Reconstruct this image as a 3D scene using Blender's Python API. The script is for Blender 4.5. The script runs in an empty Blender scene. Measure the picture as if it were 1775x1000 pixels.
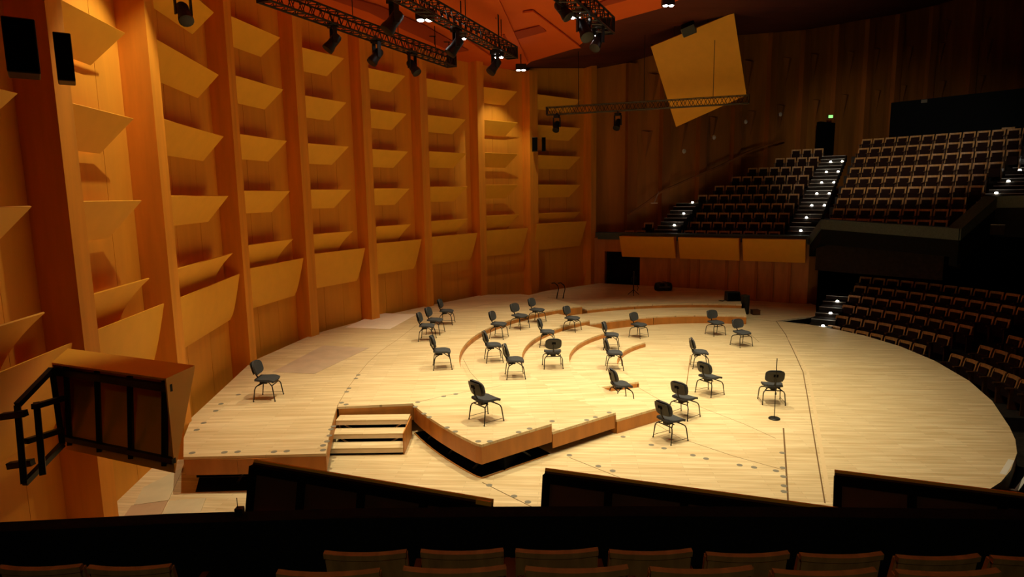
import bpy, bmesh, math, random
from mathutils import Vector, Matrix
random.seed(7)
SC = bpy.context.scene
COL = SC.collection
R = math.radians
# ------------------------------------------------------------------ camera
FPX, PITCH, CAMH, ROLL = 1100.0, 0.1466, 4.98, 0.0146
CAM = Vector((0, 0, CAMH))
_c, _s = math.cos(ROLL), math.sin(ROLL)
_cp, _sp = math.cos(PITCH), math.sin(PITCH)
_X, _U, _F = Vector((1, 0, 0)), Vector((0, _sp, _cp)), Vector((0, _cp, -_sp))
_right, _up = _X * _c - _U * _s, _X * _s + _U * _c
cd = bpy.data.cameras.new('camera'); cam = bpy.data.objects.new('camera', cd); COL.objects.link(cam)
cd.sensor_width = 36.0; cd.lens = FPX / 1775 * 36.0; cd.clip_end = 200; cd.clip_start = 0.05
m = Matrix((_right, _up, -_F)).transposed().to_4x4(); m.translation = CAM
cam.matrix_world = m
SC.camera = cam
# ------------------------------------------------------------------ exposure, world
SC.view_settings.view_transform = 'Standard'; SC.view_settings.look = 'None'
SC.view_settings.exposure = 0.0; SC.view_settings.gamma = 1.0
SC.view_settings.use_curve_mapping = False
W = bpy.data.worlds.new('world'); SC.world = W; W.use_nodes = True
W.node_tree.nodes['Background'].inputs[0].default_value = (1.0, .75, .45, 1)
W.node_tree.nodes['Background'].inputs[1].default_value = 0.0015
SC.cycles.max_bounces = 8; SC.cycles.diffuse_bounces = 6
SC.cycles.use_denoising = True
SC.cycles.sample_clamp_indirect = 6.0
# ------------------------------------------------------------------ stage lamps in the rig, a hall house light, unseen fill spots
WARM = (1.0, .865, .535)
def spot(name, loc, aim, watts, deg, blend=.7, rad=.12, col=WARM):
    l = bpy.data.lights.new(name, 'SPOT'); l.energy = watts; l.color = col
    l.spot_size = R(deg); l.spot_blend = blend; l.shadow_soft_size = rad
    o = bpy.data.objects.new(name, l); COL.objects.link(o); o.location = loc
    o.rotation_euler = (Vector(aim) - Vector(loc)).to_track_quat('-Z', 'Y').to_euler()
    return o
STAGE_W = 1900
for x, y, k, deg in ((.8, 12.2, 1.0, 72), (3.9, 12.6, .8, 72), (.6, 16.6, .95, 72), (4.3, 16.6, 1.05, 72), (7.0, 14.2, .8, 84), (3.2, 21.0, 1.0, 72), (7.2, 20.0, .95, 84),
                     (-1.4, 20.4, .85, 68), (-3.2, 16.0, .95, 68), (-3.0, 11.8, 1.0, 68)):
    spot('stage_spot', (x, y, 9.7), (x + .2, y + .1, 0), STAGE_W * k, deg, 1.0, .07)
spot('wall_spot', (-4.6, 11.2, 10.2), (-6.5, 10.5, 5.5), 700, 60, .5, .06)
spot('wall_spot', (.3, 27.1, 10.0), (-.3, 28.3, 7.0), 260, 75, .6, .06)
for x, y, w in ((.4, 9.0, 620), (2.4, 8.2, 620), (4.8, 8.6, 450)):
    spot('front_wash', (x, y, 10.1), (x * .9, y + 5.5, 0), w, 76, .9, .12)
spot('hall_fill', (6.0, 15.0, 11.2), (18, 31, 6.5), 2400, 62, .9, .4)  # unseen fill, added to brighten the upper seats
spot('near_seat_fill', (0, -3.5, 8.5), (0, 3.4, 2.8), 140, 60, .9, .3)  # unseen fill added behind the camera so the near seat backs catch light
spot('hall_fill', (5.0, 14.0, 11.2), (6, 33, 6.0), 1300, 60, .9, .4)  # unseen fill, added to brighten the hall wall
spot('hall_house_light', (9.5, 18, 10.9), (18.5, 31.5, 6.9), 2100, 42, .8, .4, (1, .86, .66))
# ------------------------------------------------------------------ helpers
def ray(u, v):
    a, b = (u - 887.5) / FPX, -(v - 500) / FPX
    return _right * a + _up * b + _F
def atz(u, v, z):
    d = ray(u, v); return CAM + d * ((z - CAMH) / d.z)
def aty(u, v, y):
    d = ray(u, v); return CAM + d * (y / d.y)
def V(*a): return Vector(a)

_worldloc = {}
class MB:
    """collects geometry in world (or local) coordinates, linked as one mesh object"""
    def __init__(self): self.v = []; self.f = []
    def add(self, vs, fs):
        n = len(self.v); self.v += [Vector(p) for p in vs]; self.f += [tuple(i + n for i in f) for f in fs]; return self
    def hexa(self, p):   # 4 bottom, 4 top, same winding
        return self.add(p, [(3, 2, 1, 0), (4, 5, 6, 7), (0, 1, 5, 4), (1, 2, 6, 5), (2, 3, 7, 6), (3, 0, 4, 7)])
    def box(self, c, s, ax=None):
        c = Vector(c); ax = ax or (V(1, 0, 0), V(0, 1, 0), V(0, 0, 1))
        x, y, z = ax[0] * s[0] / 2, ax[1] * s[1] / 2, ax[2] * s[2] / 2
        return self.hexa([c - x - y - z, c + x - y - z, c + x + y - z, c - x + y - z, c - x - y + z, c + x - y + z, c + x + y + z, c - x + y + z])
    def bar(self, a, b, w, h, up=V(0, 0, 1)):
        a, b = Vector(a), Vector(b); d = (b - a); L = d.length; d.normalize()
        s = d.cross(up)
        if s.length < 1e-4: s = d.cross(V(1, 0, 0))
        s.normalize(); t = s.cross(d)
        return self.box((a + b) / 2, (L, w, h), (d, s, t))
    def tube(self, pts, r, n=8, cap=True):
        pts = [Vector(p) for p in pts]; rings = []
        for i, p in enumerate(pts):
            d = (pts[min(i + 1, len(pts) - 1)] - pts[max(i - 1, 0)]).normalized()
            a = d.cross(V(0, 0, 1))
            if a.length < 1e-3: a = d.cross(V(0, 1, 0))
            a.normalize(); b = d.cross(a)
            rr = r[i] if isinstance(r, (list, tuple)) else r
            rings.append([p + (a * math.cos(2 * math.pi * k / n) + b * math.sin(2 * math.pi * k / n)) * rr for k in range(n)])
        vs = [q for g in rings for q in g]; fs = []
        for i in range(len(pts) - 1):
            for k in range(n):
                fs.append((i * n + k, i * n + (k + 1) % n, (i + 1) * n + (k + 1) % n, (i + 1) * n + k))
        if cap: fs += [tuple(range(n))[::-1], tuple((len(pts) - 1) * n + k for k in range(n))]
        return self.add(vs, fs)
    def lathe(self, c, prof, n=16, axis=V(0, 0, 1)):
        return self.tube([Vector(c) + axis * z for _, z in prof], [max(r, 1e-4) for r, _ in prof], n)
    def prism(self, poly, z0, z1):   # plan polygon (ccw) extruded; z may be per-vertex lists
        n = len(poly); g = lambda z, i: z[i] if isinstance(z, (list, tuple)) else z
        vs = [(p[0], p[1], g(z0, i)) for i, p in enumerate(poly)] + [(p[0], p[1], g(z1, i)) for i, p in enumerate(poly)]
        return self.add(vs, [tuple(range(n))[::-1], tuple(range(n, 2 * n))] + [(i, (i + 1) % n, n + (i + 1) % n, n + i) for i in range(n)])
    def sheet(self, fn, nu, nv, thick):   # fn(u,v)->point ; solid sheet
        g = [[Vector(fn(i / nu, j / nv)) for i in range(nu + 1)] for j in range(nv + 1)]
        def nrm(j, i):
            a = g[j][min(i + 1, nu)] - g[j][max(i - 1, 0)]; b = g[min(j + 1, nv)][i] - g[max(j - 1, 0)][i]
            n_ = a.cross(b); return n_.normalized() if n_.length > 1e-9 else V(0, 0, 1)
        w = nu + 1; A = [g[j][i] for j in range(nv + 1) for i in range(w)]
        B = [g[j][i] - nrm(j, i) * thick for j in range(nv + 1) for i in range(w)]
        N = len(A); fs = []
        for j in range(nv):
            for i in range(nu):
                q = (j * w + i, j * w + i + 1, (j + 1) * w + i + 1, (j + 1) * w + i)
                fs.append(q); fs.append(tuple(k + N for k in q[::-1]))
        for i in range(nu):
            fs.append((i + 1, i, i + N, i + 1 + N)); k = nv * w + i; fs.append((k, k + 1, k + 1 + N, k + N))
        for j in range(nv):
            k = j * w; fs.append((k, k + w, k + w + N, k + N)); k = j * w + nu; fs.append((k + w, k, k + N, k + w + N))
        return self.add(A + B, fs)
    def build(self, name, mat, parent=None, loc=None, smooth=False, bevel=0):
        o0 = Vector(loc) if loc is not None else V(0, 0, 0)
        if parent is not None: o0 = _worldloc.get(parent.name, V(0, 0, 0))
        me = bpy.data.meshes.new(name); me.from_pydata([tuple(p - o0) for p in self.v], [], self.f); me.update()
        bm = bmesh.new(); bm.from_mesh(me); bmesh.ops.recalc_face_normals(bm, faces=bm.faces)
        if bevel: bmesh.ops.bevel(bm, geom=bm.edges[:], offset=bevel, segments=2, affect='EDGES', profile=.5, clamp_overlap=True)
        bm.to_mesh(me); bm.free()
        me.materials.append(mat)
        if smooth:
            for p in me.polygons: p.use_smooth = True
            try: me.set_sharp_from_angle(angle=R(40))
            except Exception: pass
        o = bpy.data.objects.new(name, me); COL.objects.link(o)
        if parent is not None: o.parent = parent
        elif loc is not None: o.location = o0
        _worldloc[o.name] = o0
        return o
def tag(o, label=None, cat=None, group=None, kind=None):
    for k, v in (('label', label), ('category', cat), ('group', group), ('kind', kind)):
        if v: o[k] = v
    return o
def thing(name, label, cat, loc=(0, 0, 0), group=None, kind=None):
    o = bpy.data.objects.new(name, None); COL.objects.link(o); o.location = loc; o.empty_display_size = .1
    _worldloc[o.name] = Vector(loc); return tag(o, label, cat, group, kind)
def copy_tree(o, parent=None):
    c = o.copy(); COL.objects.link(c)
    if parent is not None: c.parent = parent
    for ch in KIDS.get(o.name, []): 
        d = ch.copy(); COL.objects.link(d); d.parent = c
        for g in KIDS.get(ch.name, []):
            e = g.copy(); COL.objects.link(e); e.parent = d
    return c
KIDS = {}
def note(root):
    for o in COL.objects:
        if o.parent is not None: KIDS.setdefault(o.parent.name, [])
    for o in COL.objects:
        if o.parent is not None and o not in KIDS[o.parent.name]: KIDS[o.parent.name].append(o)
# ------------------------------------------------------------------ materials
def mat(name, col, rough=.6, metal=0.0, var=0.0, scale=6.0, stretch=(1, 1, 1), bump=0.0, emit=None, spec=.4, col2=None, coord='Object'):
    M = bpy.data.materials.new(name); M.use_nodes = True; nt = M.node_tree; b = nt.nodes['Principled BSDF']
    b.inputs['Base Color'].default_value = (*col, 1); b.inputs['Roughness'].default_value = rough
    b.inputs['Metallic'].default_value = metal; b.inputs['Specular IOR Level'].default_value = spec
    if emit: b.inputs['Emission Color'].default_value = (*emit[0], 1); b.inputs['Emission Strength'].default_value = emit[1]
    if var:
        tc = nt.nodes.new('ShaderNodeTexCoord'); mp = nt.nodes.new('ShaderNodeMapping'); nz = nt.nodes.new('ShaderNodeTexNoise')
        mp.inputs['Scale'].default_value = stretch; nz.inputs['Scale'].default_value = scale; nz.inputs['Detail'].default_value = 5
        nt.links.new(tc.outputs[coord], mp.inputs[0]); nt.links.new(mp.outputs[0], nz.inputs[0])
        rp = nt.nodes.new('ShaderNodeValToRGB'); c2 = col2 or tuple(c * (1 - var) for c in col)
        rp.color_ramp.elements[0].position = .32; rp.color_ramp.elements[1].position = .68
        rp.color_ramp.elements[0].color = (*c2, 1); rp.color_ramp.elements[1].color = (*[min(1, c * (1 + var * .4)) for c in col], 1)
        nt.links.new(nz.outputs[0], rp.inputs[0]); nt.links.new(rp.outputs[0], b.inputs['Base Color'])
        if bump:
            bp = nt.nodes.new('ShaderNodeBump'); bp.inputs['Strength'].default_value = bump; bp.inputs['Distance'].default_value = .01
            nt.links.new(nz.outputs[0], bp.inputs['Height']); nt.links.new(bp.outputs[0], b.inputs['Normal'])
    return M
def planks(name, ang, c1, c2, rough=.42):
    M = bpy.data.materials.new(name); M.use_nodes = True; nt = M.node_tree; b = nt.nodes['Principled BSDF']; L = nt.links.new
    ge = nt.nodes.new('ShaderNodeNewGeometry'); mp = nt.nodes.new('ShaderNodeMapping'); mp.inputs['Rotation'].default_value = (0, 0, ang)
    L(ge.outputs['Position'], mp.inputs[0])
    bk = nt.nodes.new('ShaderNodeTexBrick'); bk.inputs['Scale'].default_value = 1; bk.inputs['Brick Width'].default_value = 1.3
    bk.inputs['Row Height'].default_value = .085; bk.inputs['Mortar Size'].default_value = .0018; bk.inputs['Bias'].default_value = 0
    bk.offset = .37; bk.inputs['Color1'].default_value = (*c1, 1); bk.inputs['Color2'].default_value = (*c2, 1)
    bk.inputs['Mortar'].default_value = (*[c * .62 for c in c2], 1)
    L(mp.outputs[0], bk.inputs[0])
    m2 = nt.nodes.new('ShaderNodeMapping'); m2.inputs['Scale'].default_value = (1.1, 11, 1); L(mp.outputs[0], m2.inputs[0])
    nz = nt.nodes.new('ShaderNodeTexNoise'); nz.inputs['Scale'].default_value = .9; nz.inputs['Detail'].default_value = 4; L(m2.outputs[0], nz.inputs[0])
    rp = nt.nodes.new('ShaderNodeValToRGB'); rp.color_ramp.elements[0].position = .35; rp.color_ramp.elements[1].position = .7
    rp.color_ramp.elements[0].color = (.80, .76, .68, 1); rp.color_ramp.elements[1].color = (1, 1, 1, 1); L(nz.outputs[0], rp.inputs[0])
    mx = nt.nodes.new('ShaderNodeMix'); mx.data_type = 'RGBA'; mx.blend_type = 'MULTIPLY'; mx.inputs[0].default_value = 1
    L(bk.outputs[0], mx.inputs[6]); L(rp.outputs[0], mx.inputs[7]); L(mx.outputs[2], b.inputs['Base Color'])
    b.inputs['Roughness'].default_value = rough; b.inputs['Specular IOR Level'].default_value = .35
    return M
PLANK = planks('maple_strip_floor', R(5), (.86, .70, .44), (.74, .57, .33))
PLANK2 = planks('maple_strip_platform', R(-2), (.86, .70, .44), (.74, .57, .33))
OAK = mat('wall_oak', (.80, .335, .024), .62, var=.07, scale=1.4, stretch=(3, 3, .35))
RIB = mat('rib_wood', (.82, .315, .022), .62, var=.16, scale=1.4, stretch=(3, 3, .3))
PANEL = mat('acoustic_panel_wood', (.93, .46, .027), .58, var=.04, scale=1.6, stretch=(2, 2, 2))
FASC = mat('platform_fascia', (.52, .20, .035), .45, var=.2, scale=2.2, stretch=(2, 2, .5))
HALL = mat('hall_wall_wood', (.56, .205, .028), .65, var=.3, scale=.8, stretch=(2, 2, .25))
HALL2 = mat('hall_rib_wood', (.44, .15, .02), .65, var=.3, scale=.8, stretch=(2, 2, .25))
CEIL = mat('canopy_paint', (.70, .115, .008), .7, var=.08, scale=.5)
CEIL2 = mat('canopy_slot_shade', (.36, .045, .006), .8)
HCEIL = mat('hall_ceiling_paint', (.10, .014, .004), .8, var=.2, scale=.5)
BLACK = mat('black_metal', (.012, .012, .012), .45, spec=.3)
SATIN = mat('black_tube', (.02, .018, .016), .35, metal=.4)
VOID = mat('understage_black', (.004, .004, .004), .95, spec=.05)  # near-black; also paints the darkness inside the stage openings
FABRIC = mat('charcoal_fabric', (.062, .064, .070), .9, var=.35, scale=90, spec=.15, bump=.2)
PLAST = mat('dark_plastic', (.02, .018, .016), .5)
CARPET = mat('dark_wall_covering', (.010, .012, .014), .95, var=.3, scale=40, spec=.1, bump=.3)
PARA = mat('parapet_cap', (.09, .125, .13), .8, var=.2, scale=20, spec=.2)
TIER = mat('tier_floor', (.030, .024, .020), .9, var=.3, scale=8, spec=.1)
SEATW = mat('seat_wood', (.50, .27, .085), .45, var=.25, scale=5, stretch=(4, 1, 1))
SEATA = mat('seat_side_wood', (.10, .04, .012), .5, var=.25, scale=5)
SEATF = mat('seat_velvet', (.022, .010, .008), .95, spec=.08)
STEEL = mat('nosing_metal', (.55, .53, .47), .4, metal=.1)
GREY = mat('grey_disc', (.22, .20, .15), .6)
GREYM = mat('bare_truss_steel', (.06, .045, .033), .35, metal=.8)
LAMP = mat('lamp_glow', (1, 1, 1), .4, emit=((1, .97, .9), 30))
STEPL = mat('step_light_glow', (1, 1, 1), .4, emit=((1, .95, .8), 22))
GREENL = mat('exit_glow', (.1, .6, .1), .4, emit=((.35, 1, .25), 1.2))
PALEW = mat('pale_plywood', (.82, .66, .46), .6, var=.1, scale=3)
MATG = mat('thin_protective_mat', (.62, .47, .33), .35, var=.15, scale=2, spec=.5)
CARD = mat('floor_protection_board', (.62, .52, .33), .7, var=.12, scale=2)
PINK = mat('pinkish_board', (.52, .34, .20), .7, var=.12, scale=2)
TAN = mat('tan_pole', (.40, .22, .09), .5)
WHITE = mat('white_tape', (.75, .72, .65), .6)
BRASS = mat('trunk_grey', (.05, .05, .05), .5)
BROWN = mat('panel_back_wood', (.10, .035, .012), .7, var=.3, scale=2)
DARKB = mat('door_dark', (.006, .005, .005), .9, spec=.05)

# ------------------------------------------------------------------ stage plan
CX, CY = 6.84, 17.3
RA, RB, RC, RD, RE = 8.32, 6.59, 5.25, 3.87, 11.04
L1, L2, L3, L4 = .15, .31, .46, .63
def pol(r, a): return (CX + r * math.cos(R(a)), CY + r * math.sin(R(a)))
def arc(r, a0, a1, n): return [pol(r, a0 + (a1 - a0) * i / n) for i in range(n + 1)]
# rib front corners of the curved left wall
RF = [(-5.72, 6.4), (-6.06, 9.1), (-6.40, 12.1), (-6.92, 16.7), (-6.22, 20.0), (-4.80, 22.6), (-3.14, 25.1), (-1.07, 27.7), (1.29, 29.9), (4.35, 32.6)]
# ---- floor
edge_ = [atz(*p, 0) for p in [(1345, 556), (1400, 562), (1450, 571), (1500, 582), (1560, 600), (1620, 625), (1680, 660), (1720, 695), (1750, 740), (1760, 762), (1763, 785), (1752, 815), (1735, 835), (1715, 848)]]
front_ = [(p.x, p.y) for p in edge_]
fl = [(-7.2, 3.9), (7.0, 9.2)] + front_[::-1] + [(12.2, 25.0), (13.3, 27.4), (13.2, 28.6), (4.0, 34.0), (1.3, 31.0), (-1.3, 28.6), (-3.6, 25.3), (-5.4, 23.9), (-6.8, 20.2), (-7.3, 16.8), (-7.0, 12.1)]
floor = tag(MB().prism(fl, -.06, 0).build('floor', PLANK), 'pale strip wood stage floor', None, None, 'structure')
MB().prism([(p[0], p[1]) for p in front_[::-1]] + [(p[0] - .25, p[1]) for p in front_], -1.0, -.062).build('stage_apron_face', FASC, floor)
def strip(pts, w, z, name='floor_seam', m=VOID, parent=floor, h=.002):
    b = MB()
    for i in range(len(pts) - 1):
        a, c = Vector((pts[i][0], pts[i][1], 0)), Vector((pts[i + 1][0], pts[i + 1][1], 0)); d = (c - a).normalized(); s = V(-d.y, d.x, 0) * w / 2
        b.prism([a - s, c - s, c + s, a + s], z, z + h)
    return b.build(name, m, parent)
SEAM = mat('dark_seam', (.16, .085, .03), .8)  # dark brown of the floor joints
def pxs(pts, z): return [tuple(atz(*p, z))[:2] for p in pts]
strip(pxs([(1345, 556), (1362, 580), (1380, 618), (1392, 645), (1400, 690), (1409, 745), (1418, 800), (1430, 872)], 0), .022, 0, m=SEAM)
strip(pxs([(1358, 742), (1362, 800), (1366, 868)], 0), .03, 0, m=SEAM)
strip(pxs([(836, 836), (880, 858), (925, 880)], 0), .015, 0, m=SEAM)
strip(pxs([(987, 793), (1080, 830), (1140, 850)], 0), .012, 0, m=SEAM)
strip(pxs([(1112, 720), (1180, 760), (1270, 790), (1360, 815)], 0), .010, 0, m=SEAM)
strip(pxs([(1200, 700), (1290, 735), (1345, 760)], 0), .008, 0, m=SEAM)
strip(pxs([(1100, 668), (1150, 697), (1170, 704)], 0), .008, 0, m=SEAM)
strip(pxs([(1298, 577), (1316, 593)], 0), .01, 0, m=SEAM)
strip(pxs([(1290, 552), (1345, 557), (1395, 563)], 0), .014, 0, m=SEAM)
strip(pxs([(1366, 585), (1400, 645), (1409, 690), (1418, 745), (1427, 800), (1438, 870)], 0), .07, 0.0005, m=mat('worn_strip', (.74, .56, .32), .45))
def caps(pts, z, parent):
    for p in pts:
        c = atz(*p, z); MB().lathe((c.x, c.y, z), [(.055, 0), (.055, .003), (.04, .004)], 10).build('floor_cap', GREY, parent)
caps([(987, 789), (1037, 808), (1062, 816), (1129, 771), (1151, 777), (1201, 789), (1224, 795), (1282, 806), (1307, 810), (1345, 816), (1356, 785), (1357, 811), (1358, 826), (1359, 842), (1359, 852), (848, 841), (891, 860), (915, 870), (1080, 757)], 0, floor)
# ---- platforms
SEAME = pxs([(586, 702), (594, 688), (604.7, 670.5), (620, 650), (638.5, 628), (662, 607), (688, 589.5), (724, 562)], L4) + arc(11.12, 145, 119.5, 18)
def platform(name, label, poly, z, face_runs, gap=None, m=PLANK2, joints=()):
    """deck slab, fascia boards along the runs, dark recess below when gap is the fascia's lower edge"""
    c = Vector((sum(p[0] for p in poly) / len(poly), sum(p[1] for p in poly) / len(poly), 0))
    t = thing(name, label, 'platform', c)
    MB().prism(poly, z - .05, z).build('deck', m, t)
    lo = gap if gap else .004
    for run in face_runs:
        b = MB()
        for i in range(len(run) - 1):
            a, d_ = V(*run[i], 0), V(*run[i + 1], 0); d = (d_ - a).normalized(); n = V(-d.y, d.x, 0) * .02
            b.prism([a, d_, d_ + n, a + n], lo, z - .052)
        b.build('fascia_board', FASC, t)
    return t
# rings (inner faces look to the centre)
def ring(name, label, r0, r1, a0, a1, z, splits=(), n=40, near=True, far=True, gap=None, a1o=None):
    a1o = a1o or a1; poly = arc(r0, a0, a1, n)[::-1] + arc(r1, a0, a1o, n)
    poly = poly[::-1]
    cuts = [a0] + list(splits) + [a1]
    runs = [arc(r0 - .0, cuts[i] + .08, cuts[i + 1] - .08, max(4, int((cuts[i + 1] - cuts[i]) / 3)))[::-1] for i in range(len(cuts) - 1)]
    t = platform(name, label, poly, z, [r_[::-1] for r_ in runs])
    b0 = pol(r0 + .02, a0), pol(r1 - .02, a0)
    def radial(a, s, ao=None):
        p, q = V(*pol(r0 + .03, a), 0), V(*pol(r1 - .01, ao or a), 0); d = (q - p).normalized(); nn = V(-d.y, d.x, 0) * s * .02
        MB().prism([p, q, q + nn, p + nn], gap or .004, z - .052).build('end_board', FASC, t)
    if far: radial(a0, 1)
    if near: radial(a1, -1, a1o)
    return t
ring('stage_riser', 'lowest curved wooden riser, innermost ring beside the conductor area', RD, RC - .01, 130.5, 201.5, L1, (165,))
ring('stage_riser', 'second curved wooden riser ring, holding the rear-facing black chair', RC, RB - .01, 130, 227, L2, (165, 195), a1o=224.5)
ring('stage_riser', 'third curved wooden riser ring, below the highest platform', RB, RA - .01, 128, 224.3, L3, (150, 175, 200), gap=.13, a1o=222.75)
ring('stage_riser', 'lower straight-ended riser at the far right of the stage', RB, RA - .01, 72.2, 127.8, .31, (103,))
ring('stage_riser', 'upper far right riser with the black monitor box on it', RA, 10.4, 73, 118, .46, (103,))
bp = arc(10.42, 73, 118, 16)[::-1]
bp = [(10.3, 29.05), (4.5, 32.2), (1.6, 29.8), (.55, 28.3), (1.62, 27.9)] + bp
platform('back_platform', 'shadowed floor platform behind the far riser, in front of the black doorway', bp[::-1], .44, [[pol(10.42, 73), (10.3, 29.05)]])
# highest platform (dais), V-shaped front corner, notch for the steps
dais = arc(RA, 119.5, 222.7, 60) + [pol(9.95, 221.8)] + arc(9.98, 221, 206.2, 8)
stepL, stepR = atz(585, 705, L4), atz(716, 699, L4)
dais += [(stepR.x, stepR.y), (stepL.x, stepL.y)]
dais += SEAME
fr = arc(9.98, 206.2, 221, 8) + [pol(9.95, 221.8)]
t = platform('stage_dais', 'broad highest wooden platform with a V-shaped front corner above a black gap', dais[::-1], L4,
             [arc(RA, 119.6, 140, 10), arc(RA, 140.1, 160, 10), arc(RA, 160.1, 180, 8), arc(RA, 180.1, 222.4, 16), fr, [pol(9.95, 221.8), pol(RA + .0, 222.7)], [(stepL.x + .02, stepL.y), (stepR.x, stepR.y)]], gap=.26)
def recess(pts, z0, z1, parent, name='understage_shade'):  # black panels standing in for the darkness under a deck
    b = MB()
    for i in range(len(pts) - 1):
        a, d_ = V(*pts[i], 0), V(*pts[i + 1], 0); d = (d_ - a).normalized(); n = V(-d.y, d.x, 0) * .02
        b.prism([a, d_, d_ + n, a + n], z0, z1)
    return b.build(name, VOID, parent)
# black panel set back under the dais paints the darkness there
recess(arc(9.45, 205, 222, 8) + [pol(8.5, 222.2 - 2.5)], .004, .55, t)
for a in (209, 214.5, 219.5):
    p, q = pol(9.85, a), pol(9.5, a + 1.5); MB().bar((p[0], p[1], .02), (q[0], q[1], .5), .05, .03).build('brace', BLACK, t)
p, q = pol(9.3, 221.3), pol(8.7, 221.3); MB().bar((p[0], p[1], .5), (q[0], q[1], .03), .05, .03).build('brace', BLACK, t)
MB().prism(arc(9.97, 206, 221.5, 8) + [pol(8.3, 222.3), pol(8.3, 206)], .002, .004).build('understage_floor_shade', VOID, t)  # black sheet painting the shade on the floor under the dais
strip(arc(9.98, 206.2, 221, 8) + [pol(9.95, 221.8), pol(8.4, 222.4)], .03, .0045, 'opening_lip', FASC, t, .006)
caps([(724, 697), (720, 705), (735, 717), (744, 723), (775, 741), (789, 748), (829, 765), (849, 765), (899, 749), (918, 743), (957, 730), (769, 687), (790, 683), (621, 650), (617, 656), (605, 673), (601, 679), (592, 698), (600, 701)], L4, t)
caps([(1017, 728), (1032, 723), (1056, 715)], L3, t)
strip(pxs([(724, 697), (770, 686), (870, 668)], L4), .008, L4, m=SEAM, parent=t)
strip(pxs([(803, 622), (815, 645), (840, 672)], L4), .008, L4, m=SEAM, parent=t)
# left platform
lo_ = [(-6.1, 11.2), (-6.5, 12.3), (-7.05, 16.7), (-6.4, 20.1), (-5.0, 22.8), (-3.3, 25.2), (-1.3, 27.7), (.35, 27.75)]
lf0, lf1 = atz(318, 792, L4), atz(565, 786, L4)
sA, sB = atz(571, 752, L4), atz(578, 724, L4)
lp = [(lf0.x, lf0.y), (lf1.x, lf1.y), (sA.x, sA.y), (sB.x, sB.y), (stepL.x - .01, stepL.y)] + [(p[0] - .012, p[1]) for p in SEAME] + lo_[::-1]
tl = platform('side_platform', 'wide side platform along the ribbed wall, holding the lone left chair', lp, L4,
              [[(lf0.x, lf0.y), ((lf0.x + lf1.x) / 2 - .3, lf0.y)], [((lf0.x + lf1.x) / 2 - .295, lf0.y), (lf1.x, lf1.y)], [(lf1.x, lf1.y), (sA.x, sA.y), (sB.x, sB.y), (stepL.x - .01, stepL.y - .02)]], gap=.30)
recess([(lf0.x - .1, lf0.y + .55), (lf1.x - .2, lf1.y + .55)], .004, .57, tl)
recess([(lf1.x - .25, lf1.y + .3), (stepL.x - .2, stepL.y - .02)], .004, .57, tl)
MB().prism([(lf0.x + .16, lf0.y - .02), (lf1.x - .02, lf1.y), (lf1.x, lf1.y + .5), (lf0.x - .05, lf0.y + .55)], .002, .004).build('understage_floor_shade', VOID, tl)  # black sheet painting the shade on the floor under the side platform
MB().bar((-4.9, 10.6, .02), (-4.6, 10.75, .5), .05, .03).build('brace', BLACK, tl)
caps([(333, 785), (389, 784), (412, 783), (475, 783), (497, 782), (560, 780), (374, 712), (341, 745), (353, 733), (383, 700), (578, 739), (574, 744), (567, 765), (560, 772), (571, 755), (413, 684)], L4, tl)
strip([(p[0] - .006, p[1]) for p in SEAME[:-1]], .012, L4 - .001, m=mat('fine_joint', (.40, .25, .11), .8), parent=tl)
# loose sheets lying on the platform
tag(MB().prism([p for p in pxs([(598, 568), (676, 571), (722, 545), (655, 543)], L4)], L4 + .001, L4 + .012).build('plywood_sheet', mat('bleached_plywood', (.95, .82, .66), .6, var=.05, scale=3), None, atz(660, 557, L4)), 'pale plywood sheet lying on the platform against the ribbed wall', 'sheet')
tag(MB().prism([p for p in pxs([(472, 645), (545, 648), (640, 603), (560, 599)], L4)], L4 + .001, L4 + .006).build('floor_mat', MATG, None, atz(560, 623, L4)), 'thin tan mat lying flat on the platform near the lone left chair', 'mat')
# boards on the lower floor at the left
for pts, mm, lb in (([(248, 846), (275, 832), (318, 811), (292, 868), (232, 876)], CARD, 'pale floor board beneath the wall reflector box'),
                    ([(228, 877), (291, 869), (278, 895), (214, 897)], PINK, 'pinkish floor board, nearest to the balcony ledge at left'),
                    ([(293, 869), (357, 864), (346, 893), (280, 896)], CARD, 'greenish floor board with a dark dot beside the black stage gap')):
    tag(MB().prism(pxs(pts, 0), .001, .012).build('floor_board', mm, None, atz(*pts[0], 0)), lb, 'board')
# ---- stage steps
sx0, sx1, sy = stepL.x + .06, stepR.x - .03, stepL.y
st = thing('stage_steps', 'open wooden three-tread steps between the floor and the high platform', 'steps', ((sx0 + sx1) / 2, sy - .5, 0))
for i in range(3):
    z = L4 - .16 * (i + 1); y1 = sy - .06 - .34 * i; y0 = y1 - .33
    MB().box(((sx0 + sx1) / 2, (y0 + y1) / 2, z - .015), (sx1 - sx0, y1 - y0, .03)).build('tread', PLANK2, st)
    MB().box(((sx0 + sx1) / 2, y0 + .015, z - .065), (sx1 - sx0, .03, .068)).build('nosing_board', PALEW, st)
    if i < 2:
        for s, xx in ((1, sx0 + .12), (-1, sx1 - .12)):
            MB().bar((xx, y0 + .1, z - .10), (xx + s * .18, y0 + .06, z - .2), .035, .02).build('brace', PALEW, st)
            MB().bar((xx - s * .06, y0 + .05, z - .10), (xx - s * .06, y0 + .05, z - .20), .012, .012).build('bolt', STEEL, st)
MB().box((sx1 + .012, sy - .55, .22), (.02, 1.0, .42)).build('side_board', FASC, st)
MB().box(((sx0 + sx1) / 2, sy - .05, .19), (sx1 - sx0 - .02, .02, .36)).build('back_shade', VOID, st)  # black panel painted in for the shade behind the treads
MB().box(((sx0 + sx1) / 2, sy - .55, .003), (sx1 - sx0 - .02, .95, .004)).build('floor_shade', VOID, st)  # black sheet painted in for the shade below the treads

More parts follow.
